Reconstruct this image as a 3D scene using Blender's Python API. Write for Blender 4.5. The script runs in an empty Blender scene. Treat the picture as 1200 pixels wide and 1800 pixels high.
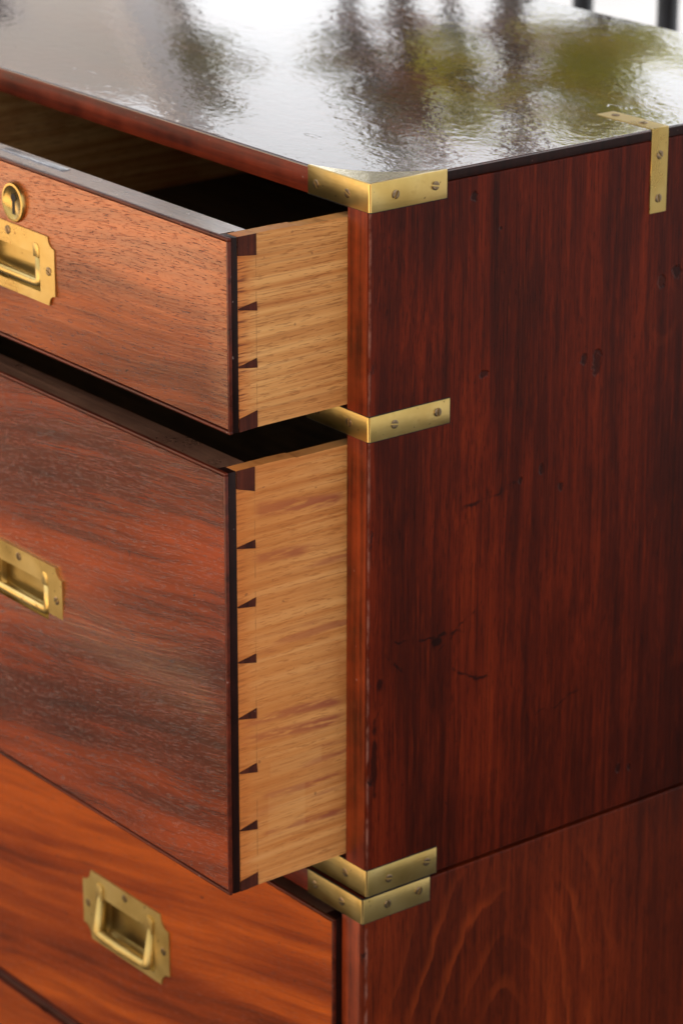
import bpy, bmesh, math, random
from mathutils import Vector, Matrix
random.seed(7)
S = bpy.context.scene
COL = S.collection
R_ = math.radians

# ------------------------------------------------------------------ camera
cam_d = bpy.data.cameras.new('camera')
cam = bpy.data.objects.new('camera', cam_d); COL.objects.link(cam); S.camera = cam
cam_d.sensor_fit = 'VERTICAL'; cam_d.sensor_height = 36; cam_d.sensor_width = 24
cam_d.lens = 111.30
cam_d.clip_start = 0.05; cam_d.clip_end = 500
CR = Vector((0.61625104, 0.78754731, 0.00197273))
CU = Vector((-0.27548831, 0.21321996, 0.93735982))
CF = Vector((-0.73779458, 0.57819243, -0.3483571))
CP = Vector((1.51147773, -1.20683761, 0.49960822))
m = Matrix.Identity(4)
for i in range(3):
    m[i][0] = CR[i]; m[i][1] = CU[i]; m[i][2] = -CF[i]; m[i][3] = CP[i]
cam.matrix_world = m
cam_d.dof.use_dof = True; cam_d.dof.focus_distance = 1.97; cam_d.dof.aperture_fstop = 10.0

# ------------------------------------------------------------------ sky, sun, exposure
SUN_AZ = math.atan2(0.80, -0.60)          # high, from behind on the left; an added cover overhead keeps it off the chest
SUN_EL = R_(72)
W = bpy.data.worlds.new('World'); S.world = W; W.use_nodes = True
wn = W.node_tree; wn.nodes.clear()
sky = wn.nodes.new('ShaderNodeTexSky'); sky.sky_type = 'NISHITA'; sky.sun_disc = False
sky.sun_elevation = SUN_EL; sky.sun_rotation = math.pi/2 - SUN_AZ
sky.dust_density = 5.0; sky.air_density = 1.0; sky.ozone_density = 1.0
hs = wn.nodes.new('ShaderNodeHueSaturation'); hs.inputs['Saturation'].default_value = 0.10
bg = wn.nodes.new('ShaderNodeBackground'); bg.inputs['Strength'].default_value = 0.15
wo = wn.nodes.new('ShaderNodeOutputWorld')
wn.links.new(sky.outputs[0], hs.inputs['Color']); wn.links.new(hs.outputs[0], bg.inputs[0]); wn.links.new(bg.outputs[0], wo.inputs[0])
sd = bpy.data.lights.new('sun', 'SUN'); sd.energy = 4.6; sd.angle = R_(1.0); sd.color = (1.0, 0.95, 0.88)
sun = bpy.data.objects.new('sun', sd); COL.objects.link(sun)
sun.rotation_euler = Vector((math.cos(SUN_AZ)*math.cos(SUN_EL), math.sin(SUN_AZ)*math.cos(SUN_EL), math.sin(SUN_EL))).to_track_quat('Z', 'Y').to_euler()
sun.location = (-3, -3, 3)
S.view_settings.view_transform = 'Standard'; S.view_settings.look = 'None'
S.view_settings.exposure = 1.5; S.view_settings.gamma = 1.0
S.render.engine = 'CYCLES'

# ------------------------------------------------------------------ helpers
def lin(r, g, b, k=1.0):
    f = lambda c: ((c/255+0.055)/1.055)**2.4 if c/255 > 0.04045 else c/255/12.92
    return (f(r)*k, f(g)*k, f(b)*k, 1)

class NT:
    """small wrapper that makes node trees readable"""
    def __init__(s, name):
        s.mat = bpy.data.materials.new(name); s.mat.use_nodes = True
        s.t = s.mat.node_tree; s.t.nodes.clear()
        s.out = s.t.nodes.new('ShaderNodeOutputMaterial')
        s.p = s.t.nodes.new('ShaderNodeBsdfPrincipled'); s.t.links.new(s.p.outputs[0], s.out.inputs[0])
        s.oc = s.t.nodes.new('ShaderNodeTexCoord').outputs['Object']
    def set(s, sock, v):
        if isinstance(v, bpy.types.NodeSocket): s.t.links.new(v, sock)
        else: sock.default_value = v
    def P(s, **k):
        for a, v in k.items(): s.set(s.p.inputs[a.replace('_', ' ')], v)
    def math(s, op, a, b=0.0, c=0.0, clamp=False):
        n = s.t.nodes.new('ShaderNodeMath'); n.operation = op; n.use_clamp = clamp
        s.set(n.inputs[0], a); s.set(n.inputs[1], b); s.set(n.inputs[2], c); return n.outputs[0]
    def map(s, scale=(1, 1, 1), rot=(0, 0, 0), loc=(0, 0, 0), vec=None):
        n = s.t.nodes.new('ShaderNodeMapping'); s.set(n.inputs[0], vec or s.oc)
        n.inputs['Scale'].default_value = scale; n.inputs['Rotation'].default_value = rot; n.inputs['Location'].default_value = loc
        return n.outputs[0]
    def noise(s, vec, scale=1.0, detail=3.0, rough=0.5, dist=0.0):
        n = s.t.nodes.new('ShaderNodeTexNoise'); s.set(n.inputs['Vector'], vec)
        n.inputs['Scale'].default_value = scale; n.inputs['Detail'].default_value = detail
        n.inputs['Roughness'].default_value = rough; n.inputs['Distortion'].default_value = dist
        return n.outputs['Fac']
    def ramp(s, f, stops, interp='LINEAR'):
        n = s.t.nodes.new('ShaderNodeValToRGB'); s.set(n.inputs[0], f); e = n.color_ramp.elements; n.color_ramp.interpolation = interp
        while len(e) < len(stops): e.new(0.5)
        for el, (p, c) in zip(e, stops): el.position = p; el.color = c if len(c) == 4 else (*c, 1)
        return n.outputs[0]
    def step(s, f, lo, hi, a=0.0, b=1.0):
        n = s.t.nodes.new('ShaderNodeMapRange'); n.interpolation_type = 'SMOOTHSTEP'; s.set(n.inputs[0], f)
        n.inputs[1].default_value = lo; n.inputs[2].default_value = hi; n.inputs[3].default_value = a; n.inputs[4].default_value = b
        return n.outputs[0]
    def mix(s, f, a, b, blend='MIX'):
        n = s.t.nodes.new('ShaderNodeMix'); n.data_type = 'RGBA'; n.blend_type = blend
        s.set(n.inputs[0], f); s.set(n.inputs[6], a); s.set(n.inputs[7], b); return n.outputs[2]
    def xyz(s, vec=None):
        n = s.t.nodes.new('ShaderNodeSeparateXYZ'); s.set(n.inputs[0], vec or s.oc); return n.outputs
    def comb(s, x, y, z):
        n = s.t.nodes.new('ShaderNodeCombineXYZ')
        for i, v in enumerate((x, y, z)): s.set(n.inputs[i], v)
        return n.outputs[0]
    def bump(s, h, strength, dist, normal=None):
        n = s.t.nodes.new('ShaderNodeBump'); n.inputs['Strength'].default_value = strength; n.inputs['Distance'].default_value = dist
        s.set(n.inputs['Height'], h)
        if normal is not None: s.set(n.inputs['Normal'], normal)
        return n.outputs[0]
    def band(s, f, c, w, soft):      # 1 inside |f-c|<w
        d = s.math('ABSOLUTE', s.math('SUBTRACT', f, c)); return s.step(d, w, w+soft, 1, 0)
    def spot(s, a, b, ca, cb, ra, rb, wob=None):   # elliptical mark in a plane
        da = s.math('DIVIDE', s.math('SUBTRACT', a, ca), ra); db = s.math('DIVIDE', s.math('SUBTRACT', b, cb), rb)
        r = s.math('SQRT', s.math('ADD', s.math('MULTIPLY', da, da), s.math('MULTIPLY', db, db)))
        if wob is not None: r = s.math('ADD', r, wob)
        return s.step(r, 0.6, 1.0, 1, 0)
    def mx(s, *a):
        r = a[0]
        for b in a[1:]: r = s.math('MAXIMUM', r, b)
        return r

# ------------------------------------------------------------------ materials
def mahogany_front(name, seed, tilt, light, mid, dark, pore_pale, rough=0.36, spec=0.5, band_scale=13, coat=0.0):
    n = NT(name)
    base = n.map(rot=(0, R_(tilt), 0), loc=(seed, seed*.3, seed*.7))
    warp = n.noise(n.map((3, 3, 9), vec=base), 1.0, 3)
    v = n.xyz(base)
    zz = n.math('ADD', v[2], n.math('MULTIPLY', n.math('SUBTRACT', warp, 0.5), 0.035))
    wv = n.comb(v[0], v[1], zz)
    bands = n.noise(n.map((1.1, 6, band_scale), vec=wv), 1.0, 4, 0.55)
    ribbon = n.noise(n.map((4, 20, 95), vec=wv), 1.0, 4, 0.6)
    fine = n.noise(n.map((14, 200, 520), vec=wv), 1.0, 3, 0.6)
    pores = n.noise(n.map((90, 500, 1700), vec=wv), 1.0, 2, 0.55)
    blot = n.noise(n.map((9, 9, 14), loc=(2, 1, 5), vec=base), 1.0, 3)
    f = n.math('ADD', n.math('MULTIPLY', bands, 0.62), n.math('ADD', n.math('MULTIPLY', ribbon, 0.28), n.math('MULTIPLY', blot, 0.10)))
    c = n.ramp(f, [(0.36, dark), (0.47, mid), (0.58, light), (0.68, mid)])
    c = n.mix(n.math('MULTIPLY', n.step(fine, 0.5, 0.75), 0.42), c, dark)
    pm = n.step(pores, 0.60, 0.70)
    zone = n.step(n.noise(n.map((5, 5, 26), loc=(8, 3, 1), vec=wv), 1.0, 3), 0.38, 0.62)
    c = n.mix(n.math('MULTIPLY', pm, n.math('MULTIPLY', zone, 0.38)), c, pore_pale)
    pd = n.step(n.noise(n.map((110, 400, 1600), loc=(4, 9, 2), vec=wv), 1.0, 2), 0.62, 0.72)
    c = n.mix(n.math('MULTIPLY', pd, 0.65), c, lin(30, 11, 7))
    specks = n.step(n.noise(n.map((160, 160, 160), loc=(1, 5, 9), vec=base), 1.0, 1), 0.76, 0.80)
    c = n.mix(n.math('MULTIPLY', specks, 0.6), c, lin(40, 18, 14))
    h = n.math('SUBTRACT', n.math('MULTIPLY', fine, 0.55), n.math('ADD', pm, n.math('MULTIPLY', pd, 0.7)))
    nb = n.bump(h, 0.60, 0.0004)
    nb = n.bump(n.noise(n.map((7, 7, 30), vec=base), 1.0, 2), 0.25, 0.002, nb)
    rr = n.math('ADD', rough, n.math('MULTIPLY', n.math('SUBTRACT', blot, 0.5), 0.12))
    n.P(Base_Color=c, Roughness=rr, Normal=nb, Specular_IOR_Level=spec, Specular_Tint=(1, .80, .62, 1), Coat_Weight=coat, Coat_Roughness=.19, Coat_Tint=(1, .9, .8, 1), Coat_Normal=nb)
    return n.mat

def mahogany_side(name, figure=False, spec=0.10):
    n = NT(name)
    v = n.xyz()
    wob = n.noise(n.map((2, 5, 2.2)), 1.0, 3)
    yy = n.math('ADD', v[1], n.math('MULTIPLY', n.math('SUBTRACT', wob, .5), .014))
    xx = n.math('ADD', v[0], n.math('MULTIPLY', n.math('SUBTRACT', wob, .5), .03))
    wv = n.comb(xx, yy, v[2])
    broad = n.noise(n.map((20, 20, 1.3), vec=wv), 1.0, 4, .55)
    streak = n.noise(n.map((230, 230, 7), vec=wv), 1.0, 4, .62)
    hair = n.noise(n.map((800, 800, 11), vec=wv), 1.0, 3, .6)
    sp_ = n.noise(n.map((1200, 1200, 85), vec=wv), 1.0, 2, .5)
    cloud = n.noise(n.map((7, 7, 5), loc=(3, 3, 3)), 1.0, 5, .6)
    f = n.math('ADD', n.math('ADD', n.math('MULTIPLY', broad, .36), n.math('MULTIPLY', streak, .34)), n.math('MULTIPLY', cloud, .30))
    if figure:
        c = n.ramp(f, [(.34, lin(46, 15, 7)), (.48, lin(84, 28, 10)), (.56, lin(104, 36, 12)), (.70, lin(126, 48, 17))])
    else:
        c = n.ramp(f, [(.34, lin(36, 10, 5)), (.46, lin(62, 18, 8)), (.55, lin(90, 27, 10)), (.68, lin(122, 42, 14))])
    c = n.mix(n.math('MULTIPLY', n.step(hair, .5, .70), .6), c, lin(28, 8, 5))
    c = n.mix(n.math('MULTIPLY', n.step(n.noise(n.map((700, 700, 34), loc=(5, 5, 5), vec=wv), 1.0, 2), .56, .72), .16), c, lin(140, 50, 16))
    c = n.mix(n.math('MULTIPLY', n.step(sp_, .56, .68), .55), c, lin(22, 6, 4))
    if figure:     # cathedral figure: nested thin pale growth lines
        dy = n.math('DIVIDE', n.math('SUBTRACT', v[1], .125), .55)
        dz = n.math('SUBTRACT', v[2], -.655)
        r = n.math('SQRT', n.math('ADD', n.math('MULTIPLY', dy, dy), n.math('MULTIPLY', dz, dz)))
        r = n.math('ADD', r, n.math('MULTIPLY', n.math('SUBTRACT', n.noise(n.map((13, 13, 11)), 1.0, 3), .5), .055))
        r = n.math('ADD', r, n.math('MULTIPLY', n.math('SUBTRACT', n.noise(n.map((130, 130, 40)), 1.0, 2), .5), .010))
        ph = n.math('FRACT', n.math('MULTIPLY', r, 26))
        ring = n.math('MULTIPLY', n.step(ph, .0, .07), n.step(ph, .07, .4, 1, 0))
        ring = n.math('MULTIPLY', ring, n.step(n.noise(n.map((9, 9, 9), loc=(2, 7, 1)), 1.0, 2), .38, .62))
        ring = n.math('MULTIPLY', ring, n.step(r, .14, .24, 1, 0))
        c = n.mix(n.math('MULTIPLY', ring, .24), c, lin(178, 74, 28))
        c = n.mix(n.math('MULTIPLY', n.step(ph, .45, 1.0), .12), c, lin(60, 20, 10))
    # dents, chips and ink-like scuffs of the old panel
    dents = []
    w2 = n.math('MULTIPLY', n.math('SUBTRACT', n.noise(n.map((260, 260, 260)), 1.0, 2), .5), 1.3)
    if not figure:
        for cy, cz, ra, rb in ((.086, -.021, .0030, .0045), (.097, -.1437, .0048, .0034), (.198, -.1555, .0050, .0110), (.186, -.151, .0038, .0045),
                               (.256, -.1087, .0040, .0060), (.270, -.104, .0050, .0060), (.109, -.046, .0016, .0016), (.168, -.2387, .0026, .0040),
                               (.231, -.4687, .0022, .0040), (.242, -.471, .0020, .0030), (.131, -.226, .0022, .0030), (.150, -.222, .0028, .0045)):
            dents.append(n.spot(v[1], v[2], cy, cz, ra, rb, w2))
        dm = n.mx(*dents)
        sc = []
        w3 = n.math('MULTIPLY', n.math('SUBTRACT', n.noise(n.map((70, 70, 70), loc=(1, 2, 3)), 1.0, 3), .5), 1.8)
        wl = n.math('MULTIPLY', n.math('SUBTRACT', n.noise(n.map((40, 40, 40), loc=(6, 2, 3)), 1.0, 4, .6), .5), .018)
        brk = n.step(n.noise(n.map((90, 90, 90), loc=(2, 8, 3)), 1.0, 3), .38, .55)
        for ya, za, yb, zb, th in ((.018, -.318, .082, -.324, .0010), (.060, -.335, .098, -.305, .0006), (.074, -.350, .108, -.368, .0011), (.080, -.238, .128, -.226, .0012), (.016, -.326, .030, -.338, .0010), (.006, -.372, .016, -.352, .0012), (.150, -.405, .19, -.398, .0006)):
            ln = n.math('ADD', za, n.math('MULTIPLY', n.math('SUBTRACT', v[1], ya), (zb-za)/(yb-ya)))
            q = n.math('ADD', n.math('SUBTRACT', v[2], ln), wl)
            sc.append(n.math('MULTIPLY', n.math('MULTIPLY', n.band(q, 0, th*.4, th*1.3), brk), n.math('MULTIPLY', n.step(v[1], ya-.004, ya+.004), n.step(v[1], yb-.006, yb+.004, 1, 0))))
        for cy, cz, ra, rb in ((.060, -.3265, .005, .0045), (.006, -.40, .003, .03), (.010, -.345, .004, .006)):
            sc.append(n.spot(v[1], v[2], cy, cz, ra, rb, w3))
        c = n.mix(n.math('MULTIPLY', n.mx(*sc), .8), c, lin(20, 7, 6))
        c = n.mix(n.math('MULTIPLY', dm, .7), c, lin(26, 11, 9))
        # small knot
        kd = n.math('SQRT', n.math('ADD', n.math('POWER', n.math('DIVIDE', n.math('SUBTRACT', v[1], .2587), .016), 2), n.math('POWER', n.math('DIVIDE', n.math('SUBTRACT', v[2], -.1295), .026), 2)))
        kd = n.math('ADD', kd, n.math('MULTIPLY', w3, .12))
        c = n.mix(n.math('MULTIPLY', n.band(kd, .85, .06, .16), .06), c, lin(150, 60, 26))
    # rubbed, greyed arris along front corner, plus a faint highlight put into the colour
    ed = n.math('MAXIMUM', n.math('ABSOLUTE', v[0]), n.math('ABSOLUTE', v[1]))
    edn = n.noise(n.map((90, 90, 45), loc=(7, 7, 7)), 1.0, 4, .65)
    edm = n.math('MULTIPLY', n.step(ed, .0008, .0018, 1, 0), n.step(edn, .40, .62))
    c = n.mix(n.math('MULTIPLY', edm, .8), c, lin(128, 84, 72))
    chips = n.math('MULTIPLY', n.step(ed, .003, .006, 1, 0), n.step(n.noise(n.map((60, 60, 30), loc=(1, 7, 4)), 1.0, 4, .65), .60, .66))
    c = n.mix(n.math('MULTIPLY', chips, .85), c, lin(34, 16, 15))
    specks = n.step(n.noise(n.map((210, 210, 150), loc=(6, 1, 2)), 1.0, 1), .77, .80)
    c = n.mix(n.math('MULTIPLY', specks, .6), c, lin(24, 10, 8))
    h = n.math('ADD', n.math('MULTIPLY', hair, .5), n.math('MULTIPLY', n.noise(n.map((60, 60, 10)), 1.0, 2), .5))
    h = n.math('SUBTRACT', h, n.math('MULTIPLY', chips, 1.5))
    if not figure: h = n.math('SUBTRACT', h, n.math('MULTIPLY', dm, 3.0))
    n.P(Base_Color=c, Roughness=n.math('ADD', .30, n.math('MULTIPLY', cloud, .2)), Normal=n.bump(h, .5, .0005), Specular_IOR_Level=spec)
    return n.mat

def top_polish():
    n = NT('polished_mahogany_top')
    v = n.map((1, 1, 1), rot=(0, 0, R_(-3)))
    bands = n.noise(n.map((1.5, 16, 10), vec=v), 1.0, 4)
    fine = n.noise(n.map((9, 260, 200), vec=v), 1.0, 3)
    c = n.ramp(n.math('ADD', n.math('MULTIPLY', bands, .6), n.math('MULTIPLY', fine, .4)), [(.38, lin(34, 16, 11)), (.5, lin(58, 24, 14)), (.66, lin(88, 38, 18))])
    ripple = n.noise(n.map((70, 95, 40), vec=v), 1.0, 3, .5, .2)
    grain = n.noise(n.map((130, 280, 200), vec=v), 1.0, 2, .6)
    wave = n.noise(n.map((4, 7, 8), vec=v), 1.0, 2)
    dings = n.step(n.noise(n.map((30, 60, 60), loc=(4, 1, 2), vec=v), 1.0, 3), .66, .72)
    h = n.math('ADD', n.math('MULTIPLY', ripple, .19), n.math('ADD', n.math('MULTIPLY', grain, .085), n.math('MULTIPLY', wave, .35)))
    h = n.math('SUBTRACT', h, n.math('MULTIPLY', dings, .08))
    nb = n.bump(h, .50, .0016)
    dust = n.step(n.noise(n.map((520, 520, 520)), 1.0, 1), .74, .78)
    c = n.mix(n.math('MULTIPLY', dust, .35), c, lin(170, 165, 160))
    n.P(Base_Color=c, Roughness=.14, Normal=nb, Specular_IOR_Level=.1, Coat_Weight=1.0, Coat_Roughness=.025, Coat_IOR=2.0, Coat_Normal=nb)
    return n.mat

def dark_wood(name, a, b, grain='x', rough=.38, spec=.5):
    n = NT(name)
    sc = {'x': (6, 180, 180), 'y': (180, 6, 180), 'z': (180, 180, 6)}[grain]
    g = n.noise(n.map(sc), 1.0, 4, .6); k = n.noise(n.map((40, 40, 40), loc=(1, 2, 3)), 1.0, 4, .6)
    c = n.ramp(n.math('ADD', n.math('MULTIPLY', g, .6), n.math('MULTIPLY', k, .4)), [(.36, a), (.64, b)])
    sp = n.step(n.noise(n.map((300, 300, 300)), 1.0, 1), .76, .80)
    c = n.mix(n.math('MULTIPLY', sp, .5), c, lin(150, 130, 125))
    n.P(Base_Color=c, Roughness=n.math('ADD', rough-.1, n.math('MULTIPLY', k, .2)), Normal=n.bump(n.math('ADD', g, k), .35, .0005), Specular_IOR_Level=spec)
    return n.mat

def oak(name, y_line, seed, marks=False):
    n = NT(name)
    v = n.xyz()
    wob = n.noise(n.map((3, 3, 9), loc=(seed, seed, seed)), 1.0, 2)
    zz = n.math('ADD', v[2], n.math('MULTIPLY', n.math('SUBTRACT', wob, .5), .012))
    wv = n.comb(v[0], v[1], n.math('ADD', zz, seed))
    ringz = n.noise(n.map((4, 2.0, 190), vec=wv), 1.0, 2, .5)
    lines = n.noise(n.map((20, 5, 560), vec=wv), 1.0, 3, .65)
    pores = n.noise(n.map((60, 95, 1100), vec=wv), 1.0, 2, .5)
    tone = n.noise(n.map((6, 8, 12), loc=(seed, 2, 3)), 1.0, 3)
    c = n.ramp(n.math('ADD', n.math('MULTIPLY', ringz, .45), n.math('ADD', n.math('MULTIPLY', lines, .30), n.math('MULTIPLY', tone, .25))),
               [(.38, lin(166, 102, 50)), (.47, lin(196, 138, 78)), (.57, lin(214, 162, 100)), (.68, lin(226, 184, 126))])
    c = n.mix(n.math('MULTIPLY', n.step(pores, .55, .66), .50), c, lin(122, 70, 30))
    c = n.mix(n.math('MULTIPLY', n.step(lines, .48, .66), .62), c, lin(156, 100, 52))
    # amber, polish-stained tails next to the drawer front, with dark saw ticks
    tick = n.noise(n.map((10, 34, 520), loc=(1, 1, seed)), 1.0, 2, .6)
    if marks:
        red = n.noise(n.map((4, 5, 42), loc=(3, 1, 8), vec=wv), 1.0, 3, .6)
        rm = n.math('MULTIPLY', n.step(red, .57, .64), n.step(tone, .36, .5))
        c = n.mix(n.math('MULTIPLY', rm, .7), c, lin(140, 74, 54))
        for zc, w, sl, y0, y1 in ((-.2120, .0036, .10, -.075, .0), (-.2432, .0032, .06, -.075, -.03), (-.3577, .0026, .05, -.09, .0), (-.3695, .0028, .03, -.09, .0), (-.4115, .0022, .06, -.07, .0), (-.4410, .0022, .05, -.07, .0)):
            q = n.math('ADD', v[2], n.math('MULTIPLY', n.math('SUBTRACT', wob, .5), .03))
            q = n.math('ADD', q, n.math('MULTIPLY', n.math('ADD', v[1], .04), sl))
            st = n.math('MULTIPLY', n.band(q, zc, w*.5, w*1.2), n.step(n.noise(n.map((30, 45, 300), loc=(zc*50, 1, 1)), 1.0, 3), .34, .52))
            st = n.math('MULTIPLY', st, n.math('MULTIPLY', n.step(v[1], y0-.004, y0+.006), n.step(v[1], y1-.012, y1+.004, 1, 0)))
            c = n.mix(n.math('MULTIPLY', st, .88), c, lin(132, 66, 52))
        for y0, y1, z0, z1 in ((-.064, -.021, -.3995, -.389), (-.066, -.035, -.4455, -.4115)):
            t = n.math('MULTIPLY', n.math('MULTIPLY', n.step(v[1], y0-.001, y0+.001), n.step(v[1], y1-.001, y1+.001, 1, 0)), n.math('MULTIPLY', n.step(v[2], z0-.001, z0+.001), n.step(v[2], z1-.002, z1+.002, 1, 0)))
            c = n.mix(n.math('MULTIPLY', t, .14), c, lin(232, 196, 130))
    stain = n.step(v[1], y_line-.016, y_line+.003, 1, 0)
    c = n.mix(n.math('MULTIPLY', stain, .62), c, lin(186, 98, 34))
    tk = n.math('MULTIPLY', n.step(tick, .50, .60), n.step(v[1], y_line-.012, y_line-.004, 1, 0))
    c = n.mix(n.math('MULTIPLY', tk, .8), c, lin(96, 40, 20))
    if marks:
        c = n.mix(n.math('MULTIPLY', n.step(v[1], y_line-.01, y_line+.10, 1, 0), .55), c, lin(194, 114, 48))
    c = n.mix(n.math('MULTIPLY', n.math('MULTIPLY', n.band(v[1], y_line, .0001, .0005), n.step(n.noise(n.map((60, 60, 120), loc=(3, 3, 3)), 1.0, 2), .4, .6)), .40), c, lin(96, 60, 34))
    # browner patches towards the carcass
    brown_patch = n.math('MULTIPLY', n.step(v[1], -.040, .0), n.step(n.noise(n.map((25, 25, 25), loc=(9, 9, seed)), 1.0, 3), .46, .66))
    c = n.mix(n.math('MULTIPLY', brown_patch, .40), c, lin(158, 88, 40))
    fl = n.step(n.noise(n.map((200, 200, 200), loc=(seed, 4, 4)), 1.0, 1), .77, .80)
    c = n.mix(n.math('MULTIPLY', fl, .5), c, lin(96, 60, 40))
    h = n.math('ADD', n.math('MULTIPLY', lines, .5), n.math('MULTIPLY', n.step(pores, .56, .66), -.7))
    n.P(Base_Color=c, Roughness=.55, Normal=n.bump(h, .4, .0004), Specular_IOR_Level=.3)
    return n.mat

def brass(name, tint=1.0, rough=.30):
    n = NT(name)
    k = n.noise(n.map((24, 24, 24)), 1.0, 4, .55); f = n.noise(n.map((60, 60, 900)), 1.0, 2, .6); g = n.noise(n.map((240, 240, 240)), 1.0, 2)
    c = n.ramp(k, [(.32, lin(200, 166, 94, tint)), (.5, lin(214, 184, 112, tint)), (.68, lin(222, 196, 130, tint))])
    sp = n.step(g, .70, .76)
    c = n.mix(n.math('MULTIPLY', sp, .7), c, lin(92, 58, 28))
    rst = n.step(n.noise(n.map((70, 70, 70), loc=(4, 4, 4)), 1.0, 3), .62, .74)
    c = n.mix(n.math('MULTIPLY', rst, .22), c, lin(150, 92, 34))
    n.P(Base_Color=c, Metallic=1.0, Roughness=n.math('ADD', rough-.08, n.math('MULTIPLY', k, .22)), Normal=n.bump(n.math('ADD', n.math('MULTIPLY', f, .6), k), .22, .0004))
    return n.mat

def plain(name, col, rough=.5, metal=0.0, spec=.5, scale=80, var=.25):
    n = NT(name)
    k = n.noise(n.map((scale,)*3), 1.0, 4, .6)
    d = tuple(x*(1-var) for x in col[:3])+(1,); l = tuple(min(1, x*(1+var)) for x in col[:3])+(1,)
    n.P(Base_Color=n.ramp(k, [(.3, d), (.7, l)]), Roughness=rough, Metallic=metal, Specular_IOR_Level=spec, Normal=n.bump(k, .2, .0008))
    return n.mat

M = {}
M['front1'] = mahogany_front('mahogany_pale_front', 1.3, 5, lin(164, 78, 26), lin(116, 50, 17), lin(66, 26, 10), lin(178, 112, 66), rough=.25, spec=.85)
M['front2'] = mahogany_front('mahogany_red_front', 4.1, 9, lin(150, 62, 20), lin(98, 38, 13), lin(48, 19, 9), lin(104, 50, 28), rough=.19, spec=1.0, coat=.25, band_scale=11)
M['front3'] = mahogany_front('mahogany_orange_front', 7.9, 11, lin(190, 86, 22), lin(140, 56, 16), lin(68, 25, 10), lin(130, 58, 24), rough=.30, spec=.35, band_scale=15)
M['side_up'] = mahogany_side('mahogany_side_panel')
M['side_low'] = mahogany_side('mahogany_figured_side', True)
M['top'] = top_polish()
M['rail'] = dark_wood('mahogany_rail', lin(60, 16, 7), lin(124, 42, 15), 'x', .36, .28)
M['stile'] = dark_wood('mahogany_stile_lit_tone', lin(62, 18, 8), lin(146, 56, 20), 'z', .36, .4)  # lighter panel edge: how the front catches light is put into the colour
M['edge'] = dark_wood('mahogany_dark_edge', lin(16, 7, 6), lin(40, 15, 11), 'z', .34, .15)
M['top_edge'] = dark_wood('mahogany_pale_edge', lin(70, 44, 34), lin(120, 84, 64), 'x', .30, .9); _t = M['top_edge'].node_tree.nodes['Principled BSDF']; _n = M['top_edge'].node_tree; _k = _n.nodes.new('ShaderNodeTexNoise'); _k.inputs['Scale'].default_value = 38; _k.inputs['Detail'].default_value = 5; _r = _n.nodes.new('ShaderNodeMapRange'); _r.inputs[1].default_value = .42; _r.inputs[2].default_value = .60; _r.inputs[3].default_value = .25; _n.links.new(_k.outputs['Fac'], _r.inputs[0]); _n.links.new(_r.outputs[0], _t.inputs['Coat Weight']); _t.inputs['Coat Roughness'].default_value = .12; _t.inputs['Coat IOR'].default_value = 1.9  # paler edge wood under a patchy glossy coat
M['bead'] = dark_wood('mahogany_bead', lin(50, 18, 10), lin(100, 38, 20), 'x', .3, .25)
M['pin'] = dark_wood('mahogany_end_grain', lin(30, 14, 12), lin(86, 38, 24), 'z', .5, .15)
M['oak1'] = oak('oak_drawer_side', -.0725, 1.0)
M['oak2'] = oak('oak_stained_drawer_side', -.0750, 5.0, True)
M['inside'] = dark_wood('drawer_lining', lin(56, 40, 25), lin(88, 64, 40), 'x', .7, .2)
M['brass'] = brass('aged_brass')
M['brassg'] = brass('worn_golden_brass', .74, .26)
M['brassr'] = brass('satin_brass', .95, .46)
M['plate'] = plain('brass_plate_sky_tone', (.64, .56, .38, 1), .14, 1.0, scale=60, var=.1)  # mirrored sky put into the colour of the brass plate
M['brassd'] = brass('tarnished_brass', .72, .34)
M['screw'] = plain('tarnished_screw', lin(138, 118, 92), .34, 1.0, scale=300, var=.4)
M['slot'] = plain('slot_dirt_hole_shade', lin(28, 20, 16), .8)
M['lockm'] = plain('steel_lock_plate', lin(170, 172, 178), .28, 1.0, scale=120)
M['ground'] = plain('pale_paving', (.15, .15, .154, 1), .9, 0.0, .08, scale=3, var=.12)
M['iron'] = plain('black_iron', (.012, .012, .014, 1), .45)
M['render'] = plain('pale_grey_render', (.72, .70, .68, 1), .8, scale=6, var=.08)
M['white'] = plain('white_paint', (.74, .75, .78, 1), .6, scale=6, var=.05)
M['glass'] = plain('dark_window_glass', (.02, .025, .03, 1), .08)
M['bark'] = plain('dark_bark', (.035, .025, .018, 1), .9, scale=20, var=.5)

def leafmat(name, a, b):
    n = NT(name)
    k = n.noise(n.map((6, 6, 6)), 1.0, 3)
    c = n.ramp(k, [(.35, a), (.65, b)])
    n.P(Base_Color=c, Roughness=.5, Specular_IOR_Level=.4)
    tr = n.t.nodes.new('ShaderNodeBsdfTranslucent'); n.set(tr.inputs[0], c)
    mx = n.t.nodes.new('ShaderNodeMixShader'); mx.inputs[0].default_value = .45
    n.t.links.new(n.p.outputs[0], mx.inputs[1]); n.t.links.new(tr.outputs[0], mx.inputs[2]); n.t.links.new(mx.outputs[0], n.out.inputs[0])
    return n.mat
M['leaf_y'] = leafmat('yellow_green_leaves', (.36, .39, .015, 1), (.62, .58, .03, 1))
M['leaf_o'] = leafmat('olive_leaves', (.14, .15, .03, 1), (.30, .27, .06, 1))
M['leaf_r'] = leafmat('russet_leaves', (.22, .09, .05, 1), (.36, .18, .07, 1))

# ------------------------------------------------------------------ mesh helpers
def link(name, me, mat, parent=None, smooth=False):
    o = bpy.data.objects.new(name, me); COL.objects.link(o)
    if mat is not None and not me.materials: me.materials.append(mat)
    if parent is not None: o.parent = parent
    if smooth:
        for p in me.polygons: p.use_smooth = True
    return o

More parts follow.
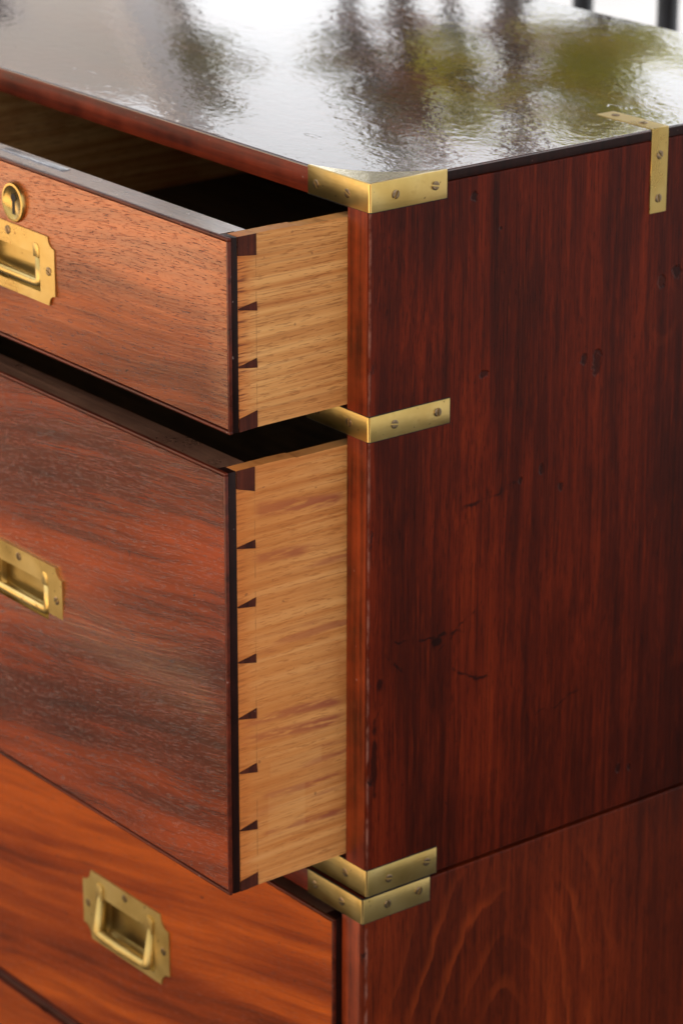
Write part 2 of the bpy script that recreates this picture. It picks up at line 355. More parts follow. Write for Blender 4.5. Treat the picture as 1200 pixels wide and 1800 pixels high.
def bm_mesh(bm, name):
    bmesh.ops.recalc_face_normals(bm, faces=bm.faces)
    me = bpy.data.meshes.new(name); bm.to_mesh(me); bm.free(); return me

def box(name, x0, x1, y0, y1, z0, z1, mat, parent=None, bev=0.0, seg=2):
    bm = bmesh.new(); bmesh.ops.create_cube(bm, size=1.0)
    for v in bm.verts:
        v.co = Vector(((x0+x1)/2+v.co.x*(x1-x0), (y0+y1)/2+v.co.y*(y1-y0), (z0+z1)/2+v.co.z*(z1-z0)))
    if bev > 0: bmesh.ops.bevel(bm, geom=list(bm.edges), offset=bev, segments=seg, profile=.6, affect='EDGES')
    o = link(name, bm_mesh(bm, name), mat, parent)
    if bev > 0: sm(o.data)
    return o

def sm(me, ang=40):
    for p in me.polygons: p.use_smooth = True
    bm = bmesh.new(); bm.from_mesh(me); c = R_(ang)
    for e in bm.edges:
        if len(e.link_faces) == 2 and e.calc_face_angle(0) > c: e.smooth = False
    bm.to_mesh(me); bm.free()

def prism(name, pts, axis, a0, a1, mat, parent=None, bev=0.0, seg=2):
    """extrude a closed 2-D outline along an axis: 'x' takes (y,z), 'y' takes (x,z), 'z' takes (x,y)"""
    put = {'x': lambda p, a: (a, p[0], p[1]), 'y': lambda p, a: (p[0], a, p[1]), 'z': lambda p, a: (p[0], p[1], a)}[axis]
    bm = bmesh.new()
    A = [bm.verts.new(put(p, a0)) for p in pts]; B = [bm.verts.new(put(p, a1)) for p in pts]
    bm.faces.new(A); bm.faces.new(B[::-1])
    for i in range(len(pts)):
        j = (i+1) % len(pts); bm.faces.new((A[j], A[i], B[i], B[j]))
    if bev > 0: bmesh.ops.bevel(bm, geom=list(bm.edges), offset=bev, segments=seg, profile=.6, affect='EDGES')
    o = link(name, bm_mesh(bm, name), mat, parent)
    if bev > 0: sm(o.data)
    return o

def tube_mesh(name, pts, rads, seg=10, squash=None):
    bm = bmesh.new(); rings = []
    for i, p in enumerate(pts):
        p = Vector(p)
        a = Vector(pts[max(i-1, 0)]); b = Vector(pts[min(i+1, len(pts)-1)])
        t = (b-a).normalized(); u = t.orthogonal().normalized() if i == 0 else (pu - t*pu.dot(t)).normalized()
        pu = u; w = t.cross(u)
        rings.append([bm.verts.new(p+(u*math.cos(2*math.pi*k/seg)+w*math.sin(2*math.pi*k/seg))*rads[i]) for k in range(seg)])
    for r0, r1 in zip(rings, rings[1:]):
        for k in range(seg): bm.faces.new((r0[k], r0[(k+1) % seg], r1[(k+1) % seg], r1[k]))
    bm.faces.new(rings[0][::-1]); bm.faces.new(rings[-1])
    return bm_mesh(bm, name)

def thing(name, label, cat, group=None, loc=(0, 0, 0), kind=None):
    o = bpy.data.objects.new(name, None); COL.objects.link(o); o.location = loc; o.empty_display_size = .1
    tag(o, label, cat, group, kind); return o
def tag(o, label=None, cat=None, group=None, kind=None):
    if label: o['label'] = label
    if cat: o['category'] = cat
    if group: o['group'] = group
    if kind: o['kind'] = kind
    return o

# countersunk slotted screw: two half-moons with a real slot between them, facing -Y
def screw_meshes():
    out = {}
    for r in (.0031, .0027):
        bm = bmesh.new(); w = r*.17
        for s in (1, -1):
            a0 = math.asin(w/r); ring = []
            n = 12
            for k in range(n+1):
                a = a0+(math.pi-2*a0)*k/n; ring.append((r*math.cos(a), s*r*math.sin(a)))
            A = [bm.verts.new((x, 0.0012, z)) for x, z in ring]; B = [bm.verts.new((x*.97, -.0001, z*.97 if abs(z) > w*1.01 else z)) for x, z in ring]
            C = [bm.verts.new((x*.7, -.00035, z*.7 if abs(z) > w*1.5 else z)) for x, z in ring]
            for P, Q in ((A, B), (B, C)):
                for k in range(len(P)):
                    j = (k+1) % len(P); bm.faces.new((P[k], P[j], Q[j], Q[k]))
            bm.faces.new(C)
        me = bm_mesh(bm, 'screw'); me.materials.append(M['screw']); me.materials.append(M['slot'])
        bm = bmesh.new(); bm.from_mesh(me)
        vs = [bm.verts.new((r*1.10*math.cos(2*math.pi*k/20), .0005, r*1.10*math.sin(2*math.pi*k/20))) for k in range(20)]
        f = bm.faces.new(vs); f.material_index = 1; f.normal_update()
        bm.to_mesh(me); bm.free()
        out[r] = me
    return out
SCR = screw_meshes()
def screw(parent, p, facing='f', r=.0031, ang=None):
    o = bpy.data.objects.new('screw', SCR[r]); COL.objects.link(o); o.parent = parent; o.location = p
    a = random.uniform(0, math.pi) if ang is None else R_(ang)
    rz = {'f': 0, 'r': math.pi/2, 't': 0}[facing]
    base = Matrix.Rotation(rz, 4, 'Z') @ (Matrix.Rotation(-math.pi/2, 4, 'X') if facing == 't' else Matrix.Identity(4))
    o.rotation_euler = (base @ Matrix.Rotation(a, 4, 'Y')).to_euler()
    return o

# ------------------------------------------------------------------ ground and what stands round it
FLOOR = -1.10
g = box('ground', -120, 120, -120, 120, FLOOR-.2, FLOOR, M['ground']); tag(g, 'pale grey paving behind and under the chest', None, None, 'structure')

M['added_terrace'] = plain('added_dark_slabs', (.055, .050, .045, 1), .75, scale=5, var=.2)  # dark slab added out of view to darken what wood and brass mirror
tr = box('added_terrace', -4.2, 3.2, -1.90, 2.1, FLOOR-.1, FLOOR+.006, M['added_terrace'], None, .004); tag(tr, 'dark slab under the chest, added to darken the reflections', None, None, 'structure')
M['added_sand'] = plain('added_warm_paving', (.50, .36, .23, 1), .8, scale=4, var=.15)  # warm paving added out of view to warm the sheen on the drawers
fc = box('added_forecourt', -40, 40, -40, -1.91, FLOOR-.1, FLOOR+.004, M['added_sand']); tag(fc, 'warm paving in front of the dark slab, added to warm the reflections', None, None, 'structure')
CN = thing('added_canopy', 'flat unseen cover on slim posts, added to shade the chest', 'added_canopy')  # added cover out of view, keeps sun and high sky off the chest
def build_added_canopy():
    X0, X1, Y0, Y1 = -4.35, 2.6, -.95, 2.8
    box('added_roof', X0, X1, Y0, Y1, 2.6, 2.76, M['inside'], CN, .01)
    for px, py in ((X0+.15, Y0+.15), (X1-.15, Y0+.15), (X0+.15, Y1-.15), (X1-.15, Y1-.15)):
        box('post', px-.05, px+.05, py-.05, py+.05, FLOOR+.007, 2.599, M['white'], CN, .005)
build_added_canopy()

# ------------------------------------------------------------------ upper half of the chest
CW, CD = 1.08, .478
T = .0223
U = thing('chest_section', 'upper half of the brass-bound mahogany chest, two drawers pulled open', 'chest', 'stacked halves of the chest')
# top board with a rabbeted end: only its upper 7 mm shows on the side
prof = [(0, -.0), (0, -.0074), (-.004, -.0074), (-.004, -.0185), (-CW+.004, -.0185), (-CW+.004, -.0074), (-CW, -.0074), (-CW, 0)]
tb = prism('top_board', prof, 'y', .0, CD, M['top'], U, .0011, 3)
# front lipping and dark end lipping read as the polished board's own edges
box('front_lipping', -CW+.001, -.001, -.0006, .003, -.0183, -.0014, M['rail'], U, .0005)
box('end_lipping', -.003, .0006, .001, CD-.001, -.0072, -.0012, M['edge'], U, .0005)
for x0, x1 in ((-T, 0), (-CW, -CW+T)):
    prism('side_panel', [(x0, 0), (x1, 0), (x1, CD-.002), (x0, CD-.002)], 'z', -.4995, -.0078, M['side_up'], U, .0013, 3)
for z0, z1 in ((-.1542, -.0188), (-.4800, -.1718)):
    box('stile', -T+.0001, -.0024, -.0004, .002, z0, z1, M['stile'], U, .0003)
box('back_panel', -CW+T, -T, CD-.012, CD-.003, -.4985, -.0188, M['inside'], U)
box('rail', -CW+T, -T, .0006, .06, -.1712, -.1546, M['rail'], U, .0006)
box('bottom_board', -CW+T, -T, .0006, CD-.013, -.4985, -.4805, M['rail'], U, .0006)
box('dustboard', -CW+T, -T, .0605, CD-.013, -.167, -.159, M['inside'], U)
DIVX = -.545
box('divider', DIVX-.011, DIVX+.011, .0012, CD-.013, -.1544, -.0187, M['rail'], U, .0006)

def arm_bracket(parent, fx, sy, z0, z1, x=0.0, y=0.0, mat='brass', top=None, front_scr=(), side_scr=(), th=.0014, proud=.0007):
    """L-shaped brass strap wrapping the corner: outline in plan, extruded in z, rounded corner"""
    r = .0022; p = proud
    ox, oy = x+p, y-p
    pts = [(fx, oy)]
    for k in range(7):
        a = -math.pi/2+math.pi/2*k/6; pts.append((ox-r+r*math.cos(a), oy+r+r*math.sin(a)))
    pts += [(ox, sy), (ox-th, sy), (ox-th, oy+th), (fx, oy+th)]
    b = prism('corner_bracket', pts, 'z', z0, z1, M[mat], parent, .00018, 1)
    gpts = [(fx-.0006, y-.0002), (x+.0002, y-.0002), (x+.0002, sy+.0006), (x-.0008, sy+.0006), (x-.0008, y+.0008), (fx-.0006, y+.0008)]
    prism('seam', gpts, 'z', z0-.0006, min(z1+.0006, -.0002), M['slot'], b)
    for sx, sz in front_scr: screw(b, (sx, oy-.0002, sz), 'f')
    for yy, sz in side_scr: screw(b, (ox+.0002, yy, sz), 'r')
    if top:
        q = []
        n = 12
        for k in range(n+1):       # concave inner edge of the plate let into the top
            t = k/n; a = (fx, .0005); c = (-.0005, sy); e = (-.012, .012)
            q.append(((1-t)**2*a[0]+2*t*(1-t)*e[0]+t*t*c[0], (1-t)**2*a[1]+2*t*(1-t)*e[1]+t*t*c[1]))
        q += [(x+p-.0008, sy), (x+p-.0008, y-p+.0008), (fx, y-p+.0008)]
        prism('bracket_plate', q, 'z', top-.0012, top+.0004, M['plate'], b, .00012, 1)
    return b
arm_bracket(U, -.0635, .0625, -.0184, .0003, top=.0003, front_scr=((-.0547, -.0105), (-.0222, -.0100)), side_scr=((.0201, -.0092), (.0528, -.0088)))
arm_bracket(U, -.0653, .0674, -.1714, -.1545, front_scr=((-.0200, -.1626), (-.054, -.163)), side_scr=((.0207, -.1628), (.0571, -.1621)))
arm_bracket(U, -.0640, .0612, -.4995, -.4802, front_scr=((-.0226, -.4896), (-.052, -.4900)), side_scr=((.0189, -.4908), (.0522, -.4885)))
# strap over the top edge, half way back
st = prism('brass_strap', [(.0008, -.0585), (.0008, .0006), (-.0545, .0006), (-.0545, -.0006), (-.0004, -.0006), (-.0004, -.0585)], 'y', .2413, .2566, M['brassg'], U, .0002, 1)
for zz in (-.0182, -.0484): screw(st, (.0010, .249, zz), 'r', ang=(50 if zz > -.03 else 80))
for xx in (-.016, -.044): screw(st, (xx, .249, .0008), 't')

# ------------------------------------------------------------------ drawers
def bulge(kind, u, s):
    """very slight warp of an old board, in metres outwards; u along, s up (0..1)"""
    if kind == 1:   k = .0022*(math.sin(math.pi*s)-.35*math.sin(2*math.pi*s)*.5)
    elif kind == 2: k = -.0030*math.tanh((s-.45)/.11)*math.sin(math.pi*s)
    else:           k = .0004*math.sin(math.pi*s)
    return k*min(1, u/.02)*min(1, (1-u)/.02)

def front_sheet(name, x0, x1, z0, z1, y, holes, kind, mat, parent):
    """front face of a drawer as a gently warped sheet with openings for the handle pockets, plus its rim"""
    def breaks(a, b, n, extra):
        v = sorted(set([round(a+(b-a)*i/n, 6) for i in range(n+1)]+[round(e, 6) for e in extra]))
        o = [v[0]]
        for q in v[1:]:
            if q-o[-1] > .0008 or q in [round(e, 6) for e in extra] or q == v[-1]: o.append(q)
        return o
    xs = breaks(x0, x1, max(12, int((x1-x0)/.012)), [h[0] for h in holes]+[h[1] for h in holes])
    zs = breaks(z0, z1, 36, [h[2] for h in holes]+[h[3] for h in holes])
    bm = bmesh.new(); G = {}
    for i, x in enumerate(xs):
        for j, z in enumerate(zs):
            G[i, j] = bm.verts.new((x, y-bulge(kind, (x-x0)/(x1-x0), (z-z0)/(z1-z0)), z))
    for i in range(len(xs)-1):
        for j in range(len(zs)-1):
            cx, cz = (xs[i]+xs[i+1])/2, (zs[j]+zs[j+1])/2
            if any(h[0] < cx < h[1] and h[2] < cz < h[3] for h in holes): continue
            f = bm.faces.new((G[i, j], G[i+1, j], G[i+1, j+1], G[i, j+1])); f.smooth = True
    # rim folding back into the groove beside the bead
    bord = [G[i, 0] for i in range(len(xs))]+[G[len(xs)-1, j] for j in range(1, len(zs))]+[G[i, len(zs)-1] for i in range(len(xs)-2, -1, -1)]+[G[0, j] for j in range(len(zs)-2, 0, -1)]
    back = [bm.verts.new((v.co.x, y+.004, v.co.z)) for v in bord]
    for i in range(len(bord)):
        j = (i+1) % len(bord); bm.faces.new((bord[i], bord[j], back[j], back[i]))
    for i in range(len(bord)):
        e = bm.edges.get((bord[i], bord[(i+1) % len(bord)]))
        if e: e.smooth = False
    me = bpy.data.meshes.new(name); bmesh.ops.recalc_face_normals(bm, faces=bm.faces)
    # make sure the show face looks towards -Y
    fs = [f for f in bm.faces if f.smooth]; 
    if fs and sum(f.normal.y for f in fs) > 0: bmesh.ops.reverse_faces(bm, faces=bm.faces)
    bm.to_mesh(me); bm.free()
    return link(name, me, mat, parent)

def frame_bar(parent, x0, x1, z0, z1, y):
    w = .0021
    for a in ((x0, x1, z1-w, z1), (x0, x1, z0, z0+w), (x0, x0+w, z0+w, z1-w), (x1-w, x1, z0+w, z1-w)):
        box('bead', a[0], a[1], y-.0009, y+.0018, a[2], a[3], M['bead'], parent, .0007, 2)

def handle(dr, cx, cz, w, h, notch, ow, oz0, oz1, y, mat='brass', lift=0.0, ear=.0075, top_scr=True, depth=.010):
    """recessed military pull: notched plate with opening, pocket, bail, ears and screws; flush in the front at plane y"""
    yp = y-.0011
    hw, hh = w/2, h/2
    pts = []
    for sx, sz in ((1, 1), (-1, 1), (-1, -1), (1, -1)):
        # concave quarter-round bites in the corners
        c = (sx*hw, sz*hh); arc = []
        for k in range(7):
            a = math.pi/2*k/6
            arc.append((c[0]-sx*notch*math.sin(a)*.98, c[1]-sz*notch*math.cos(a)*.98))
        if sx*sz < 0: arc = arc[::-1]
        pts += arc
    bm = bmesh.new()
    outer = [bm.verts.new((cx+p[0], yp, cz+p[1])) for p in pts]
    x0, x1 = cx-ow/2, cx+ow/2
    inner = [bm.verts.new(q) for q in ((x1, yp, oz1), (x0, yp, oz1), (x0, yp, oz0), (x1, yp, oz0))]
    for k in range(4):      # fan between the outline quarters and the opening corners
        seg = outer[k*7:(k+1)*7]
        for a, b in zip(seg, seg[1:]): bm.faces.new((a, b, inner[k]))
        nxt = outer[((k+1)*7) % 28]
        bm.faces.new((seg[-1], nxt, inner[(k+1) % 4], inner[k]))
    rim = [bm.verts.new((v.co.x, y+.0016, v.co.z)) for v in outer]
    for i in range(28):
        j = (i+1) % 28; bm.faces.new((outer[i], outer[j], rim[j], rim[i]))
    me = bm_mesh(bm, 'handle_plate'); pl = link('handle_plate', me, M[mat], dr)
    # pocket
    bm = bmesh.new()
    r = .004
    A = [bm.verts.new((x, yp+.0002, z)) for x, z in ((x1, oz1), (x0, oz1), (x0, oz0), (x1, oz0))]
    B = [bm.verts.new((x, yp+depth*.75, z)) for x, z in ((x1, oz1), (x0, oz1), (x0, oz0), (x1, oz0))]
    C = [bm.verts.new((x, yp+depth, z)) for x, z in ((x1-r, oz1-r), (x0+r, oz1-r), (x0+r, oz0+r), (x1-r, oz0+r))]
    for P, Q in ((A, B), (B, C)):
        for i in range(4):
            j = (i+1) % 4; bm.faces.new((P[i], P[j], Q[j], Q[i]))
    bm.faces.new(C); link('handle_pocket', bm_mesh(bm, 'handle_pocket'), M['brassd'], dr)
    # bail: rounded U hanging from two ears, its bar lying across the mouth of the pocket
    ax = ow/2-.0040; zt = oz1+.003; zb = oz0+.0048
    rr = .0043 if lift else .0034
    yo = lambda z: yp+.0019-lift*(zt-z)/(zt-zb)
    P3 = [(cx-ax, yo(zt), zt)]
    P3.append((cx-ax, yo(zb+.0045), zb+.0045))
    for k in range(1, 5):
        a = math.pi/2*k/5; P3.append((cx-ax+.0035*(1-math.cos(a)), yo(zb), zb+.0035*(1-math.sin(a))))
    P3.append((cx-ax+.0045, yo(zb), zb)); P3.append((cx, yo(zb)-.0006, zb)); P3.append((cx+ax-.0045, yo(zb), zb))
    for k in range(1, 5):
        a = math.pi/2*k/5; P3.append((cx+ax-.0035*(1-math.sin(a)), yo(zb), zb+.0035*(1-math.cos(a))))
    P3 += [(cx+ax, yo(zb+.0045), zb+.0045), (cx+ax, yo(zt), zt)]
    bail = link('bail', tube_mesh('bail', P3, [rr*.75]+[rr*.95]+[rr]*4+[rr, rr*1.12, rr]+[rr]*4+[rr*.95, rr*.75], 12), M[mat], dr, True)
    if not lift:      # the closed pulls are flat bars lying flush in the plate
        for v in bail.data.vertices: v.co.y = yp+.0013+(v.co.y-(yp+.0019))*.52
    for s in (-1, 1):
        e = cx+s*ax; ew = .0046 if lift else .0036
        prism('ear', [(e-ew, oz1-.0022), (e+ew, oz1-.0022), (e+ew, oz1+ear-.0025), (e+ew*.55, oz1+ear), (e-ew*.55, oz1+ear), (e-ew, oz1+ear-.0025)], 'y', yp-(.0016 if lift else .0004), yp+.001, M[mat], dr, .0004, 2)
    for p in ((cx-hw+.0072, cz), (cx+hw-.0072, cz)) + (((cx, cz+hh-.0056),) if top_scr else ()):
        screw(dr, (p[0], yp-.0003, p[1]), 'f', .0031)
    return pl

def drawer(parent, label, x0, x1, z0, z1, d, mat, oakm, kind, lap, line, pins, handles, proud_dark=True, depth=.43):
    """front board (the part) with beads, oak sides, dovetail pins, back, bottom and fittings as its sub-parts. d = y of the front face"""
    g = .0030
    holes = [(h['cx']-h['ow']/2, h['cx']+h['ow']/2, h['oz0'], h['oz1']) for h in handles]
    D = front_sheet('drawer', x0+g, x1-g, z0+g, z1-g, d, holes, kind, M[mat], parent)
    tag(D, label)
    # solid of the front, seen as the dark edge: lapped beyond the oak sides
    for xa, xb in ((x0+.0003, x0+.0125), (x1-.0125, x1-.0001)):
        box('front_edge', xa, xb, d+.0019, lap, z0+.0003, z1-.0002, M['edge'], D, .0010, 2)
    yc = max(d+.0126, lap+.001)
    box('front_edge', x0+.0127, x1-.0127, d+.0019, yc-.0001, z1-.0122, z1-.0002, M['top_edge'], D)
    box('front_edge', x0+.0127, x1-.0127, d+.0019, yc-.0001, z0+.0003, z0+.0100, M['edge'], D, .0008, 2)
    box('front_core', x0+.0112, x1-.0112, yc, max(line, yc+.004), z0+.004, z1-.0002, M['top_edge'], D)
    frame_bar(D, x0, x1, z0, z1, d)
    for s, xa, xb in ((1, x1-.0110, x1-.0004), (-1, x0+.0004, x0+.0110)):
        yb = d+depth
        prof = [(lap, z0+.0010), (line-.001, z0+.0010), (yb, z0+.0040), (yb, z1-.0016), (line+.034, z1-.0016), (line+.032, z1-.0005), (line+.016, z1-.0005), (line+.015, z1-.0002), (lap, z1-.0002)]
        prism('drawer_side', prof, 'x', xa, xb, M[oakm], D, .0003, 1)
    box('drawer_back', x0+.0112, x1-.0112, d+depth-.011, d+depth-.001, z0+.012, z1-.006, M['inside'], D)
    box('drawer_bottom', x0+.0112, x1-.0112, line+.0005, d+depth-.0115, z0+.006, z0+.011, M['inside'], D)
    xo = x1+.00015
    for p in pins:
        if p[0] == 'top':
            pt = [(lap+.0001, z1-.0003), (line, z1-.0003), (line, p[2]), (lap+.0001, p[1])]
        elif p[0] == 'bot':
            pt = [(lap+.0001, z0+.0004), (lap+.0001, p[1]), (line, p[2]), (line, z0+.0012)]
        else:
            c, hgt = p; c += random.uniform(-.0006, .0006); hgt *= random.uniform(.9, 1.12); a_ = random.uniform(-.0007, .0007)
            pt = [(lap+.0002, c-.0004+a_), (line+random.uniform(-.0004, .0005), c-hgt/2), (line+random.uniform(-.0004, .0005), c+hgt/2), (lap+.0002, c+.0005+a_)]
        prism('dovetail_pin', pt, 'x', x1-.004, xo, M['pin'], D)
    for h in handles:
        handle(D, h['cx'], h['cz'], h['w'], h['h'], h['notch'], h['ow'], h['oz0'], h['oz1'], d-bulge(kind, .5, (h['cz']-z0)/(z1-z0)), h.get('mat', 'brass'), h.get('lift', 0), h.get('ear', .0075))
    return D

XR = -T
# first drawer: short, pale, open 93 mm
h1 = dict(cx=-.274, cz=-.0905, w=.114, h=.0480, notch=.0078, ow=.078, oz0=-.1072, oz1=-.0815, mat='brassg')
D1 = drawer(U, 'pale short drawer pulled open under the top', DIVX+.0118, XR-.0002, -.1527, -.0240, -.0935, 'front1', 'oak1', 1, -.0868, -.0725,
            [('top', -.0365, -.0382), (-.0709, .0064), (-.1086, .0058), ('bot', -.1436, -.1403)], [h1])
# keyhole escutcheon: domed oval with a raised rim
def escutcheon(dr, cx, cz, y):
    bm = bmesh.new(); rings = []
    for rx, rz, yy in ((.0135, .0140, y+.0005), (.0137, .0142, y-.0012), (.0128, .0133, y-.0030), (.0112, .0117, y-.0031), (.0100, .0105, y-.0018)):
        rings.append([bm.verts.new((cx+rx*math.cos(2*math.pi*k/32), yy, cz+rz*math.sin(2*math.pi*k/32))) for k in range(32)])
    for a, b in zip(rings, rings[1:]):
        for k in range(32): bm.faces.new((a[k], a[(k+1) % 32], b[(k+1) % 32], b[k]))
    bm.faces.new(rings[-1])
    e = link('keyhole_escutcheon', bm_mesh(bm, 'keyhole_escutcheon'), M['brassg'], dr, True); sm(e.data, 50)
    pts = []
    for k in range(15):
        a = R_(-60+300*k/14); pts.append((cx+.0030*math.cos(a), cz+.0030+.0030*math.sin(a)))
    pts += [(cx-.0016, cz-.0085), (cx+.0016, cz-.0085)]
    prism('keyhole', pts, 'y', y-.0020, y-.0010, M['slot'], dr)  # solid dark shape; the shade of the hole is put into its colour
    return e
escutcheon(D1, -.2655, -.0512, -.0935-bulge(1, .5, .79)+.0002)
lp = box('lock_plate', -.303, -.226, -.0822, -.0760, -.0245, -.0236, M['lockm'], D1, .0002)

# second drawer: deep, red, open 97 mm
h2 = dict(cx=-.2737, cz=-.3295, w=.1100, h=.0485, notch=.0078, ow=.0745, oz0=-.3470, oz1=-.3200, mat='brass')
h2b = dict(h2, cx=-CW+.2737)
D2 = drawer(U, 'deep red-brown drawer pulled open in the middle', -CW+T+.0008, XR-.0002, -.4768, -.1776, -.0976, 'front2', 'oak2', 2, -.0895, -.0750,
            [('top', -.1900, -.1944), (-.2310, .0064), (-.2710, .0068), (-.3104, .0066), (-.3502, .0070), (-.3896, .0064), (-.4308, .0064), ('bot', -.4690, -.4662)], [h2, h2b])
# closed short drawer in the left half of the same row
h0 = dict(h1, cx=-CW+.274)
D0 = drawer(U, 'closed short drawer', -CW+T+.0008, DIVX-.0118, -.1527, -.0240, -.0030, 'front1', 'oak1', 3, .0040, .018, [], [h0])

# ------------------------------------------------------------------ lower half
LY = -.0035
L = thing('chest_section', 'lower half of the chest with closed orange mahogany drawers and feet', 'chest', 'stacked halves of the chest', (0, 0, 0))
LB = FLOOR+.10
box('top_board', -CW+.004, -.0040, LY+.0004, CD-.002, -.5192, -.5024, M['rail'], L, .0008)
for x0, x1 in ((-T, 0), (-CW, -CW+T)):
    prism('side_panel', [(x0, LY), (x1, LY), (x1, CD-.002), (x0, CD-.002)], 'z', LB, -.5022, M['side_low'], L, .0013, 3)
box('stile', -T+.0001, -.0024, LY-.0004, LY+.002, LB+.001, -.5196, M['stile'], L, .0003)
box('back_panel', -CW+T, -T, CD-.012, CD-.003, LB, -.5195, M['inside'], L)
box('rail', -CW+T, -T, LY+.0012, .06, -.7598, -.7530, M['rail'], L, .0006)
box('rail', -CW+T, -T, LY+.0012, .06, LB+.001, LB+.02, M['rail'], L, .0006)
arm_bracket(L, -.0605, .0556, -.5193, -.5012, 0.0, LY, front_scr=((-.0520, -.5096), (-.0219, -.5105)), side_scr=((.0180, -.5102), (.0458, -.5088)))
h3 = dict(cx=-.2790, cz=-.6350, w=.1150, h=.0590, notch=.0112, ow=.0750, oz0=-.6580, oz1=-.6235, mat='brassr', lift=.0050, ear=.0112)
h3b = dict(h3, cx=-CW+.279)
DY = LY-.0062
drawer(L, 'orange mahogany drawer closed under the open ones', -CW+T+.0008, XR-.0008, -.7525, -.5235, DY, 'front3', 'oak1', 3, .006, .018, [], [h3, h3b])
h4 = dict(h3, cz=-.875, oz0=-.896, oz1=-.8635, lift=0); h4b = dict(h4, cx=-CW+.279)
drawer(L, 'bottom drawer, only its upper edge showing', -CW+T+.0008, XR-.0008, LB+.0215, -.7603, DY, 'front3', 'oak1', 3, .006, .018, [], [h4, h4b])
def foot(px, py):
    prof = [(.030, 0), (.030, -.012), (.022, -.018), (.034, -.034), (.040, -.052), (.030, -.072), (.020, -.088), (.018, -.0995), (0, -.0995)]
    bm = bmesh.new(); rings = []
    for r, z in prof[:-1]: rings.append([bm.verts.new((px+r*math.cos(2*math.pi*k/24), py+r*math.sin(2*math.pi*k/24), LB-.0005+z)) for k in range(24)])
    for a, b in zip(rings, rings[1:]):
        for k in range(24): bm.faces.new((a[k], a[(k+1) % 24], b[(k+1) % 24], b[k]))
    bm.faces.new(rings[0]); bm.faces.new(rings[-1])
    link('foot', bm_mesh(bm, 'foot'), M['rail'], L, True)
for px in (-.06, -CW+.06):
    for py in (.055, CD-.055): foot(px, py)
box('bottom_board', -CW+T, -T, .061, CD-.013, LB+.001, LB+.012, M['inside'], L)

# ------------------------------------------------------------------ iron railing behind the chest
RY = 1.10
RL = thing('iron_railing', 'black iron railing with plain upright bars behind the chest', 'railing', loc=(0, 0, 0))
for k in range(-8, 14):
    xb = -1.0105+.1318*k
    link('bar', tube_mesh('bar', [(xb, RY, FLOOR+.08), (xb, RY, -.062)], [.0115, .0115], 12), M['iron'], RL, True)
box('top_rail', -1.0105-.1318*8.6, -1.0105+.1318*13.6, RY-.022, RY+.022, -.062, -.048, M['iron'], RL, .003)
box('bottom_rail', -1.0105-.1318*8.6, -1.0105+.1318*13.6, RY-.016, RY+.016, FLOOR+.07, FLOOR+.082, M['iron'], RL, .003)
for k in (-8.5, 2.5, 13.5):
    xb = -1.0105+.1318*k
    box('post', xb-.02, xb+.02, RY-.024, RY+.024, FLOOR, -.0475, M['iron'], RL, .002)

# ------------------------------------------------------------------ what the polished top mirrors: a house end and trees beyond the railing
FH = Vector((CF.x, CF.y, 0)).normalized(); RH = Vector((CR.x, CR.y, 0)).normalized()
def away(dist, side, z=FLOOR):      # plan position: metres from the camera station, metres to the right of the line of sight
    p = Vector((CP.x, CP.y, 0))+FH*dist+RH*side; return Vector((p.x, p.y, z))
def obox(name, dist, side, w, dep, z0, z1, mat, parent):
    c = away(dist, side); bm = bmesh.new(); bmesh.ops.create_cube(bm, size=1.0)
    for v in bm.verts: v.co = RH*(v.co.x*w)+FH*(v.co.y*dep)+Vector((c.x, c.y, (z0+z1)/2+v.co.z*(z1-z0)))
    bmesh.ops.bevel(bm, geom=list(bm.edges), offset=.01, segments=1, affect='EDGES')
    return link(name, bm_mesh(bm, name), mat, parent)
HS = thing('rendered_house', 'pale grey house end mirrored at the left of the polished top', 'house')
obox('wall', 15.5, -3.10, 4.7, 1.5, FLOOR, 5.2, M['render'], HS)
obox('pilaster', 14.70, -1.06, .30, .10, FLOOR, 5.0, M['white'], HS)
wf = obox('window', 14.74, -2.05, .62, .04, 1.9, 3.2, M['white'], HS)
obox('pane', 14.71, -2.05, .50, .02, 1.96, 3.14, M['glass'], wf)

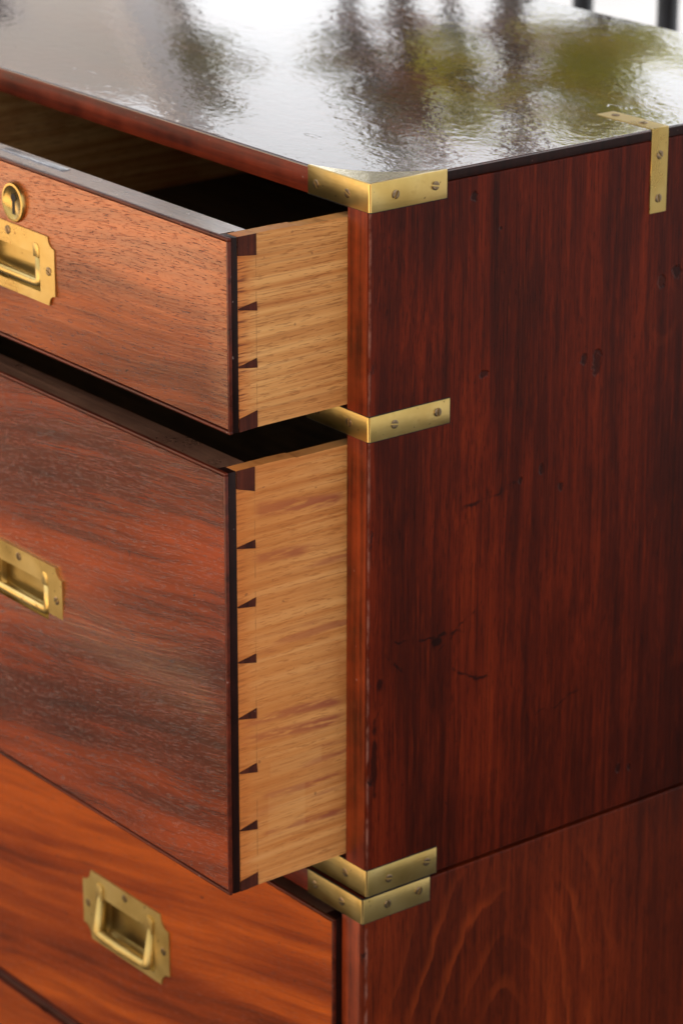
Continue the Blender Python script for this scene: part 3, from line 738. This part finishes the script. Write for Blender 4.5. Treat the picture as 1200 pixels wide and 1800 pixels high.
def tree(label, dist, side, trunk_r, height, lean, crowns, leaf, n_leaf, lsize, name='tree'):
    b = away(dist, side); rt = thing(name, label, 'tree', 'trees mirrored in the polished top', tuple(b))
    pts = [Vector((0, 0, 0))]; rad = [trunk_r*1.25]
    for k in range(1, 8):
        t = k/7; pts.append(RH*(lean*t+.04*math.sin(k*1.7))+FH*(.05*math.sin(k*2.3))+Vector((0, 0, height*t))); rad.append(trunk_r*(1-.75*t))
    bm = bmesh.new()
    parts = [(pts, rad)]
    for (s, dp, z, r) in crowns:
        a = pts[max(1, min(6, int(z/height*7)-1))]; e = RH*s+FH*dp+Vector((0, 0, z))
        mid = (a+e)/2+Vector((0, 0, .12)); parts.append(([a, mid, e], [trunk_r*.4, trunk_r*.25, trunk_r*.08]))
        for q in range(5):
            e2 = e+Vector((random.uniform(-1, 1), random.uniform(-1, 1), random.uniform(-.6, 1)))*r*.9
            parts.append(([mid, (mid+e2)/2+Vector((0, 0, .05)), e2], [trunk_r*.2, trunk_r*.12, trunk_r*.04]))
    for P, Rr in parts:
        me = tube_mesh('t', P, Rr, 8); bm.from_mesh(me); bpy.data.meshes.remove(me)
    link('trunk', bm_mesh(bm, 'trunk'), M['bark'], rt, True)
    V = []; F = []
    tot = sum(c[3]**2 for c in crowns)
    for (s, dp, z, r) in crowns:
        cc = RH*s+FH*dp+Vector((0, 0, z))
        nc = 7
        sub = [cc+Vector((random.gauss(0, 1), random.gauss(0, 1), random.gauss(0, 1)))*r*.75 for _ in range(nc)]
        for _ in range(int(n_leaf*r*r/tot)):
            q = random.choice(sub)+Vector((random.gauss(0, 1), random.gauss(0, 1), random.gauss(0, .8)))*r*.30
            d = Vector((random.uniform(-1, 1), random.uniform(-1, 1), random.uniform(-1, .6))).normalized(); w = d.orthogonal().normalized()
            w = Matrix.Rotation(random.uniform(0, 6.28), 3, d) @ w
            l = lsize*random.uniform(.6, 1.3); i = len(V)
            V += [q, q+d*l*.5+w*l*.28, q+d*l, q+d*l*.5-w*l*.28]; F.append((i, i+1, i+2, i+3))
    me = bpy.data.meshes.new('crown'); me.from_pydata(V, [], F); link('crown', me, M[leaf], rt)
    return rt
# crowns are given as (side, depth, height above ground, radius)
def column(spread, h0, h1, n, r):      # clumps strung unevenly up a narrow crown
    out = []
    for k in range(n):
        t = (k+random.uniform(.1, .9))/n
        out.append((random.uniform(-1, 1)*spread*(1-.5*t), random.uniform(-.2, .2), h0+(h1-h0)*t, r*random.uniform(.6, 1.2)*(1-.35*t)))
    return out
tree('slim dark tree mirrored left of the middle of the top', 13.0, -.70, .06, 5.6, .03, column(.09, 3.9, 5.8, 7, .13), 'leaf_o', 9000, .06)
tree('bare-stemmed tree mirrored in the middle of the top', 12.5, .19, .06, 6.6, .03, column(.17, 3.6, 6.8, 15, .11), 'leaf_o', 8000, .06)
tree('russet tree mirrored right of the middle of the top', 12.2, .42, .09, 6.4, .03, column(.08, 2.9, 6.0, 13, .10), 'leaf_r', 8000, .06)
tree('yellow-green tree mirrored in front of the russet one', 11.2, .58, .04, 5.0, .03, column(.05, 3.0, 5.0, 11, .10), 'leaf_y', 10000, .06)
tree('thick-stemmed tree mirrored near the right edge of the top', 12.0, .90, .095, 6.4, .0, column(.08, 2.9, 6.2, 12, .11), 'leaf_r', 8000, .06)
tree('broad yellow-green tree mirrored at the right edge of the top', 11.6, 1.27, .05, 5.2, .02, column(.22, 2.7, 5.0, 22, .15), 'leaf_y', 30000, .065)
